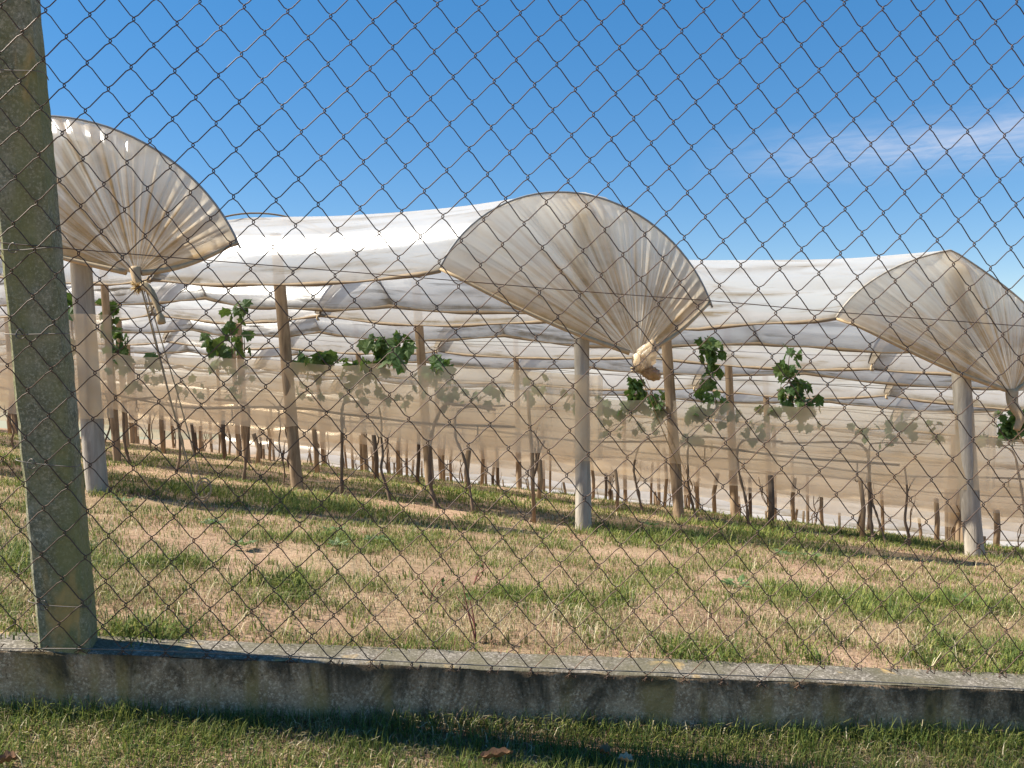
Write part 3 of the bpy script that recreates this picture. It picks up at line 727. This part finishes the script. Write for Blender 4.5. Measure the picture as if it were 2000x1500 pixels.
vine(1, [(475, 935), (482, 860), (486, 800), (470, 785), (420, 780)], [([(430, 722), (428, 690), (418, 665), (410, 655)], 10, LS*1.15), ([(455, 720), (452, 660), (450, 620), (470, 600), (478, 592)], 13, LS), ([(478, 690), (476, 640)], 4, LS)], [(470, 750, 80, 60, 9)], 'leafy vine with two tall shoots left of the brown leaning post', 3)
vine(1, [(667, 962), (666, 860), (665, 800), (679, 785), (718, 788)], [([(585, 712), (600, 698), (622, 694), (635, 700)], 12, LS*1.1)], [(600, 745, 70, 70, 16), (712, 752, 90, 70, 34)], 'vine with a low leaf tuft right of the brown leaning post', 4)
vine(1, [(853, 988), (842, 944), (844, 854), (868, 794), (895, 790), (970, 800)], [([(725, 715), (735, 690), (738, 670), (725, 655)], 14, LS), ([(770, 700), (782, 670), (780, 645)], 6, LS*1.3), ([(690, 720), (688, 700)], 4, LS*.8), ([(760, 718), (775, 690), (770, 680)], 6, LS*.9), ([(845, 720), (860, 712), (868, 700)], 7, LS)], [(845, 752, 80, 60, 18), (890, 775, 50, 40, 8), (800, 770, 40, 40, 6)], 'big vine arching over behind the netting with several leafy shoots', 5, .02)
vine(1, [(925, 952), (910, 900), (892, 850), (900, 800), (985, 792)], [], [(960, 770, 60, 35, 9), (1040, 760, 50, 60, 10), (1122, 770, 40, 50, 9)], 'slender leaning vine left of the thin bamboo cane', 6, .013)
vine(2, [(1256, 1003), (1240, 937), (1238, 905), (1256, 862), (1300, 850)], [([(1185, 800), (1172, 790), (1168, 778)], 6, LS*.9), ([(1205, 805), (1235, 790), (1240, 760), (1236, 735)], 20, LS), ([(1250, 800), (1240, 770)], 7, LS), ([(1295, 812), (1292, 785), (1294, 762)], 9, LS)], [(1200, 835, 60, 40, 8), (1260, 830, 60, 40, 8)], 'leafy vine under the crumpled white knob of the tied plastic', 7, .014)
vine(2, [(1362, 999), (1346, 960), (1345, 920), (1350, 860), (1420, 855)], [([(1400, 800), (1396, 775), (1380, 765)], 7, LS), ([(1388, 745), (1386, 700), (1394, 672), (1372, 665)], 20, LS), ([(1362, 812), (1360, 795)], 7, LS)], [(1360, 840, 60, 50, 12), (1425, 815, 40, 30, 8)], 'vine with one tall leafy shoot right of the leaning brown post', 8, .014)
vine(2, [(1462, 1030), (1457, 980), (1441, 908), (1450, 862), (1530, 862)], [([(1550, 800), (1545, 755), (1540, 715), (1545, 675)], 16, LS), ([(1545, 740), (1565, 750), (1580, 775), (1592, 800)], 12, LS), ([(1520, 800), (1500, 795)], 5, LS*.9), ([(1560, 805), (1545, 800)], 6, LS)], [(1480, 830, 60, 50, 14), (1580, 815, 40, 30, 6)], 'vine whose shoot rises and droops in front of the white eaves', 9, .015)
vine(2, [(1706, 1052), (1699, 1000), (1697, 910), (1690, 877), (1655, 864), (1525, 866)], [], [(1770, 828, 60, 50, 16), (1685, 845, 40, 40, 8), (1830, 835, 26, 36, 6)], 'upright forked vine trunk behind the netting left of the cracked post', 10, .018)
vine(2, [(1732, 1043), (1712, 1005), (1703, 972), (1697, 880), (1720, 865), (1812, 868)], [], [(1735, 855, 30, 24, 5)], 'thin bent vine trunk beside the upright forked trunk', 11, .011)
vine(3, [(2010, 1045), (2000, 990), (1990, 930), (1975, 880), (1920, 860)], [([(1960, 850), (1985, 830), (1990, 800)], 24, LS), ([(1935, 855), (1915, 852)], 4, LS*.9)], [(1975, 830, 70, 70, 26)], 'dense leafy vine under the peaked plastic end', 12, .015)

# bare trunks of the rows behind
rr = random.Random(5); cnt = 0
def bare_vine(b, h, label, group, r0=.016):
    global cnt
    P = [b-np.array([0, 0, .03])]; x = y = 0
    for q in range(1, 7):
        x += rr.uniform(-.05, .05); y += rr.uniform(-.03, .03); P.append(b+np.array([x, y, h*q/6]))
    parts = [tube(smooth_path(P, 4), np.linspace(r0*1.25, r0*.6, 25), 6)]
    for q in range(rr.randint(1, 3)):
        s0 = P[rr.randint(2, 5)]; e = s0+np.array([rr.uniform(-.14, .14), rr.uniform(-.05, .05), rr.uniform(.08, .3)]); parts.append(tube(smooth_path([s0, (s0+e)/2+np.array([rr.uniform(-.03, .03), 0, 0]), e], 3), .005, 4))
    tag(build('bare_vine', *join(parts), M['bark'], origin=b), label, 'vine', group); cnt += 1
for k in range(0, 8):
    t0 = .5
    while t0 < ln*9:
        b0 = row_point(k, 0)[:2]+Rd[:2]*t0+Rn[:2]*rr.uniform(-.08, .08); b = np.array([b0[0], b0[1], float(ground_z(*b0))]); x, y, d = project(b)
        if -30 < x < 2030 and not (k <= 2 and any(abs(x-q) < 30 for q in (255, 475, 667, 853, 925, 1256, 1362, 1462, 1706))):
            bare_vine(b, rr.uniform(.4, .8) if k > 2 else rr.uniform(.6, .9), 'thin bare vine trunk under the %s plastic tunnel counted from the fence' % ORD[k], 'bare vine trunks, %s row' % ORD[k], rr.uniform(.007, .013))
        t0 += rr.uniform(.8, 1.5) if k > 1 else rr.uniform(1.2, 2.2)
for k in range(2, 8):                                          # stakes between the posts
    t0 = .9
    while t0 < ln*9:
        b0 = row_point(k, 0)[:2]+Rd[:2]*t0; b = np.array([b0[0], b0[1], float(ground_z(*b0))]); x, y, d = project(b)
        if -30 < x < 2030:
            h = rr.uniform(.4, .85); r0 = rr.uniform(.018, .034)
            V, Fc = tube([b-np.array([0, 0, .05]), b+np.array([rr.uniform(-.03, .03), 0, h*.5]), b+np.array([rr.uniform(-.05, .03), 0, h])], [r0*1.05, r0, r0*.95], 8)
            tag(build('vine_stake', V, Fc, M[rr.choice(['wood', 'wood', 'wood', 'wood_dark'])], origin=b), 'short wooden stake under the %s plastic tunnel counted from the fence' % ORD[k], 'stake', 'stakes, %s row' % ORD[k])
        t0 += rr.uniform(.55, 1.05)
b = row_base(1, 1044); tpole = row_hit(1, 1030, 762)
tag(build('cane_pole', *tube([b-np.array([0, 0, .05]), (b+tpole)/2+np.array([.01, 0, 0]), tpole], [.016, .015, .013], 8), M['wood'], origin=b), 'thin bamboo cane stuck in the grass left of the smooth grey post', 'cane')

# ------------------------------------------------------------------ grass
def gpx(px, py): p = ground_hit(px, py); return p[0], p[1]
lush = [(gpx(x, y), r) for x, y, r in [(30, 1110, .22), (330, 1105, .16), (520, 1150, .16), (575, 1160, .12), (640, 1060, .25), (700, 1065, .2), (1010, 1170, .2), (1090, 1175, .18), (1205, 1180, .14), (1550, 1160, .25), (1700, 1180, .25), (1850, 1180, .25), (1930, 1195, .2), (1560, 1085, .25), (600, 985, .9), (300, 960, .6), (1300, 1050, .7), (1480, 1045, .6), (1750, 1060, .6), (80, 900, .8), (900, 965, .7), (280, 1240, .1), (1340, 1275, .12), (1800, 1290, .15), (1850, 1275, .12), (1970, 1290, .12), (120, 1080, .15), (50, 1000, .25)]]
bare = [(gpx(x, y), r) for x, y, r in [(560, 1085, .28), (860, 1115, .3), (720, 1100, .3), (1450, 1135, .2), (1520, 1140, .2), (780, 1215, .12), (620, 1215, .12), (840, 1000, .3), (1250, 1085, .35), (650, 1090, .2), (1100, 1230, .10), (320, 1040, .25)]]
straw = [(gpx(x, y), r) for x, y, r in [(1100, 1215, .16), (1230, 1225, .15), (1330, 1230, .12), (1560, 1240, .12), (820, 1245, .12), (640, 1235, .12), (300, 1180, .15), (200, 1150, .15), (1900, 1230, .15), (980, 1240, .1), (40, 1170, .15)]]
def fieldsum(lst, x, y):
    f = np.zeros_like(x)
    for (c, r) in lst: f = np.maximum(f, np.exp(-(((x-c[0])/1.1)**2+(y-c[1])**2)/(r*r))*(.35+1.3*fbm(x*6+c[0], y*6, 99, 3)))
    return f
def blades(name, x, y, z, length, width, lean_, colr, seed, label, parts=2):
    r = np.random.default_rng(seed); n = len(x); az = r.uniform(0, 2*np.pi, n); dx, dy = np.cos(az), np.sin(az)
    wx, wy = -dy*width/2, dx*width/2
    l1 = length*.55; zz1 = l1*np.cos(lean_*.5); h1 = l1*np.sin(lean_*.5); zz2 = zz1+length*.5*np.cos(lean_*1.25); h2 = h1+length*.5*np.sin(np.minimum(lean_*1.25, 1.6))
    zz2 = np.maximum(zz2, .003)
    V = np.empty((n, 5, 3)); 
    V[:, 0] = np.stack([x-wx, y-wy, z-.006], 1); V[:, 1] = np.stack([x+wx, y+wy, z-.006], 1)
    V[:, 2] = np.stack([x+dx*h1-wx*.8, y+dy*h1-wy*.8, z+zz1], 1); V[:, 3] = np.stack([x+dx*h1+wx*.8, y+dy*h1+wy*.8, z+zz1], 1)
    V[:, 4] = np.stack([x+dx*h2, y+dy*h2, z+zz2], 1)
    b = np.arange(n)[:, None]*5
    Fc = np.concatenate([b+np.array([[0, 1, 3]]), b+np.array([[0, 3, 2]]), b+np.array([[2, 3, 4]])])
    o = build(name, V.reshape(-1, 3), Fc, M['grass'], cols=np.repeat(colr, 5, 0), kind='stuff', smooth=False, origin=np.zeros(3))
    o['label'] = label; o['category'] = 'grass'; return o
GREEN = np.array([[.135, .17, .035], [.18, .21, .045], [.09, .13, .035], [.24, .25, .06], [.10, .15, .03]]); DRY = np.array([[.48, .40, .24], [.38, .31, .17], [.64, .56, .37], [.34, .24, .14], [.24, .15, .09], [.16, .10, .06]]); OLIVE = np.array([[.20, .20, .07], [.25, .23, .09], [.16, .17, .055], [.30, .27, .12]])
def pick(pal, r, n): return pal[r.integers(0, len(pal), n)]*r.uniform(.75, 1.2, (n, 1))
r = np.random.default_rng(21)
# polar-ish sampling: density falls with distance
n = 360000; Y = 1.75*np.exp(r.uniform(0, 1, n)**.92*math.log(13/1.75)); Xr = (r.uniform(-.74, .76, n))*Y
x, y = Xr, Y; bh = behind(x, y); ok = (bh > .104)
x, y, Y = x[ok], y[ok], Y[ok]; lu = fieldsum(lush, x, y); ba = fieldsum(bare, x, y); stw = fieldsum(straw, x, y)
n1 = fbm(x*1.1, y*1.7, 51); n2 = fbm(x*4, y*5, 53); n3 = fbm(x*.6, y*1.2, 57)
dens = np.clip(.48+1.5*(n2-.5)+.35*lu-.95*ba*(.4+n2)+.25*stw, .06, 1)
keep = r.uniform(0, 1, len(x)) < dens; x, y, Y, lu, ba, stw, n1, n2, n3 = [q[keep] for q in (x, y, Y, lu, ba, stw, n1, n2, n3)]
m_ = len(x); greenp = np.clip(.44+2.2*(n1-.5)+.9*(n3-.5)+2.4*(n2-.5)+.5*lu-.5*stw-.4*ba+.10*sstep(5, 6.5, Y), .03, .9)
u_ = r.uniform(0, 1, m_); isg = u_ < greenp; iso = (~isg) & (r.uniform(0, 1, m_) < .55)
cl = pick(DRY, r, m_); lit = fbm(x*2.6+5, y*3.6, 59) > .56; cl[lit] = pick(np.array([[.30, .17, .10], [.22, .125, .075], [.40, .27, .16], [.34, .20, .13]]), r, int(lit.sum())); cl[isg] = pick(GREEN, r, int(isg.sum())); cl[iso] = pick(OLIVE, r, int(iso.sum()))
far = np.clip(Y/2.6, 1, 3.2)
length = r.uniform(.010, .038, m_)*(1+.7*lu*isg)*(.55+1.1*n2)*far**.3*np.where(r.uniform(0, 1, m_) < .06, 1.9, 1); width = r.uniform(.0014, .0032, m_)*(1+.5*lu*isg)*far**.9
ln_ = np.where(isg, r.uniform(.5, 1.5, m_), r.uniform(.8, 1.58, m_))
tx, ty, tl, tw_, tn, tc_ = [], [], [], [], [], []
tuft = [(px_+r.normal(0, 22), py_+r.normal(0, 7), rr0) for (px_, py_, rr0) in [(30, 1110, 1), (60, 1095, 1), (330, 1105, 1), (370, 1108, 1), (500, 1145, 1.1), (540, 1150, 1.2), (585, 1160, 1.1), (640, 1065, .9), (735, 1060, .9), (1000, 1165, 1), (1060, 1170, 1), (1110, 1178, .9), (1205, 1180, 1), (1520, 1150, 1), (1560, 1160, 1), (1640, 1170, 1), (1720, 1185, 1), (1850, 1175, 1), (1920, 1195, 1), (1560, 1085, .8), (1600, 1090, .8), (1980, 1185, 1), (280, 1238, .8), (1340, 1278, .8), (1590, 1290, .8), (1800, 1288, .8), (1840, 1270, .9), (1960, 1300, .9), (110, 1060, .8)] for _q in range(3)]
tuft += [(r.uniform(0, 2000), r.uniform(1050, 1270), .55) for _q in range(150)]
for (px_, py_, sc_) in tuft:
    c0 = ground_hit(px_, py_); k0 = int(30*sc_)
    tx.append(c0[0]+r.normal(0, .025, k0)); ty.append(c0[1]+r.normal(0, .025, k0)); tl.append(r.uniform(.04, .10, k0)*sc_); tw_.append(r.uniform(.003, .0058, k0)); tn.append(r.uniform(.3, 1.3, k0)); tc_.append(pick(GREEN if r.uniform() < .75 or sc_ > .7 else OLIVE, r, k0)*r.uniform(.7, 1.15))
k0 = 9000; yy = 1.85*np.exp(r.uniform(0, 1, k0)*math.log(3.6)); xx = r.uniform(-.72, .74, k0)*yy; okk = (behind(xx, yy) > .15) & (fbm(xx*3, yy*4, 88) > .48); k0 = int(okk.sum())
tx.append(xx[okk]); ty.append(yy[okk]); tl.append(r.uniform(.06, .15, k0)); tw_.append(r.uniform(.001, .0022, k0)); tn.append(r.uniform(1.2, 1.5, k0)); tc_.append(pick(DRY*1.1, r, k0))
x = np.concatenate([x]+tx); y = np.concatenate([y]+ty); length = np.concatenate([length]+tl); width = np.concatenate([width]+tw_); ln_ = np.concatenate([ln_]+tn); cl = np.concatenate([cl]+tc_)
blades('vineyard_grass', x, y, ground_z(x, y), length, width, ln_, cl, 77, 'patchy mown grass and dry straw behind the wall')
# tufts along the back edge of the wall
# lawn strip in front of the wall
n = 130000; s = r.uniform(-2.2, 3.4, n); bb = -np.abs(r.uniform(0, 1, n)**1.1)*.95-.0
x = F0[0]+FD[0]*s-FNh[0]*bb; y = F0[1]+FD[1]*s-FNh[1]*bb; n1 = fbm(x*2.4, y*3, 71); n2 = fbm(x*9, y*9, 73)
gp_ = np.clip(.72+1.4*(n1-.5)+1.2*(n2-.5)-.1*(bb < -.25), .08, .97); isg = r.uniform(0, 1, n) < gp_; iso = (~isg) & (r.uniform(0, 1, n) < .5)
cl = pick(DRY, r, n)*1.1; cl[isg] = pick(GREEN, r, int(isg.sum())); cl[iso] = pick(OLIVE, r, int(iso.sum()))
nearw = np.exp(bb/.07)
length = r.uniform(.02, .05, n)*(1+.5*nearw)*(.7+.7*n2); width = r.uniform(.0014, .003, n)
blades('lawn_grass', x, y, lawn_h(s, bb, x, y), length, width, np.where(isg, r.uniform(.2, 1.35, n), r.uniform(.7, 1.57, n)), cl, 78, 'green mown grass strip along the front of the concrete wall')

# ------------------------------------------------------------------ litter and weeds
def curled_leaf(px, py, ln_, wd, yaw, label, m):
    rI = ray(px, py); p = None
    for d in np.linspace(1.2, 2.2, 300):
        q = rI*d; b = float(behind(q[0], q[1])); s = along(q)
        if q[2] < float(lawn_h(s, b, q[0], q[1]))+.03: p = q; break
    nu, nv = 15, 7; V = []
    for i in range(nu):
        u = i/(nu-1); w_ = wd*math.sin(math.pi*u)**.7
        for j in range(nv):
            v = j/(nv-1)*2-1; lx, ly, lz = (u-.5)*ln_, v*w_*.5, abs(v)**1.5*w_*.55+.25*ln_*(u-.45)**2+.003*math.sin(u*20+v*5)
            V.append((p[0]+lx*math.cos(yaw)-ly*math.sin(yaw), p[1]+lx*math.sin(yaw)+ly*math.cos(yaw), p[2]+lz))
    tag(build('fallen_leaf', V, grid_faces(nu, nv), m), label, 'leaf')
M['pale_leaf'] = simple('pale_leaf', (.42, .31, .20), .85, ns=60)
curled_leaf(968, 1478, .085, .026, .25, 'long curled brown leaf lying on the lawn', M['dry_leaf'])
curled_leaf(1180, 1470, .035, .03, -.7, 'small curled brown leaf on the lawn beside a pale one', M['dry_leaf'])
curled_leaf(1222, 1486, .04, .025, -.4, 'small pale dry leaf on the lawn', M['pale_leaf'])
curled_leaf(14, 1487, .04, .03, .5, 'small brown leaf on the lawn below the post', M['dry_leaf'])
def weed(px, py, h, label, seed):
    rr_ = random.Random(seed); b = ground_hit(px, py); v = empty('weed', b, label, 'weed')
    for q in range(3):
        e = b+np.array([rr_.uniform(-.06, .1), rr_.uniform(-.04, .04), h*rr_.uniform(.6, 1)]); P = smooth_path([b, (b+e)/2+np.array([rr_.uniform(-.02, .02), 0, 0]), e], 5)
        s = build('stem', *tube(P, np.linspace(.0028, .0012, len(P)), 5), M['stem_red'], v)
        for i in range(2): add_leaf(s, P[rr_.randint(3, len(P)-1)]+np.array([rr_.uniform(-.01, .01), 0, 0]), .022, rr_)
weed(930, 1255, .19, 'thin red-stemmed weed growing just behind the wall', 3)
weed(840, 1172, .10, 'small reddish weed in the dry grass', 4)
weed(925, 1142, .10, 'small leafy weed on bare soil', 5)

weed_mat = leaf_mat('weed_leaf', (.09, .15, .05), (.13, .20, .07), (.20, .25, .10)); WL = LEAF.copy(); WL.name = 'weed_leaf'; WL.materials.clear(); WL.materials.append(weed_mat)
rw = random.Random(44); spots = [(650, 1042), (470, 1072), (240, 985), (1530, 1088), (1585, 1092), (660, 1072), (735, 1062), (420, 1030), (1440, 1150), (1880, 1185), (90, 1098), (1270, 1030)]
for q, (px_, py_) in enumerate(spots):
    c = ground_hit(px_, py_); v = empty('ground_weed', c, 'low broad-leaved weed rosette growing in the vineyard grass', 'weed', 'ground weeds')
    for i in range(11):
        o = bpy.data.objects.new('leaf', WL); a_ = i*2.4; d_ = rw.uniform(.01, .05); place(o, c+np.array([math.cos(a_)*d_, math.sin(a_)*d_, .018+.012*rw.random()]), v)
        o.rotation_euler = (rw.uniform(.1, .6), rw.uniform(-.3, .3), a_-math.pi/2); sc_ = rw.uniform(.03, .06); o.scale = (sc_*.8, sc_*1.3, sc_)
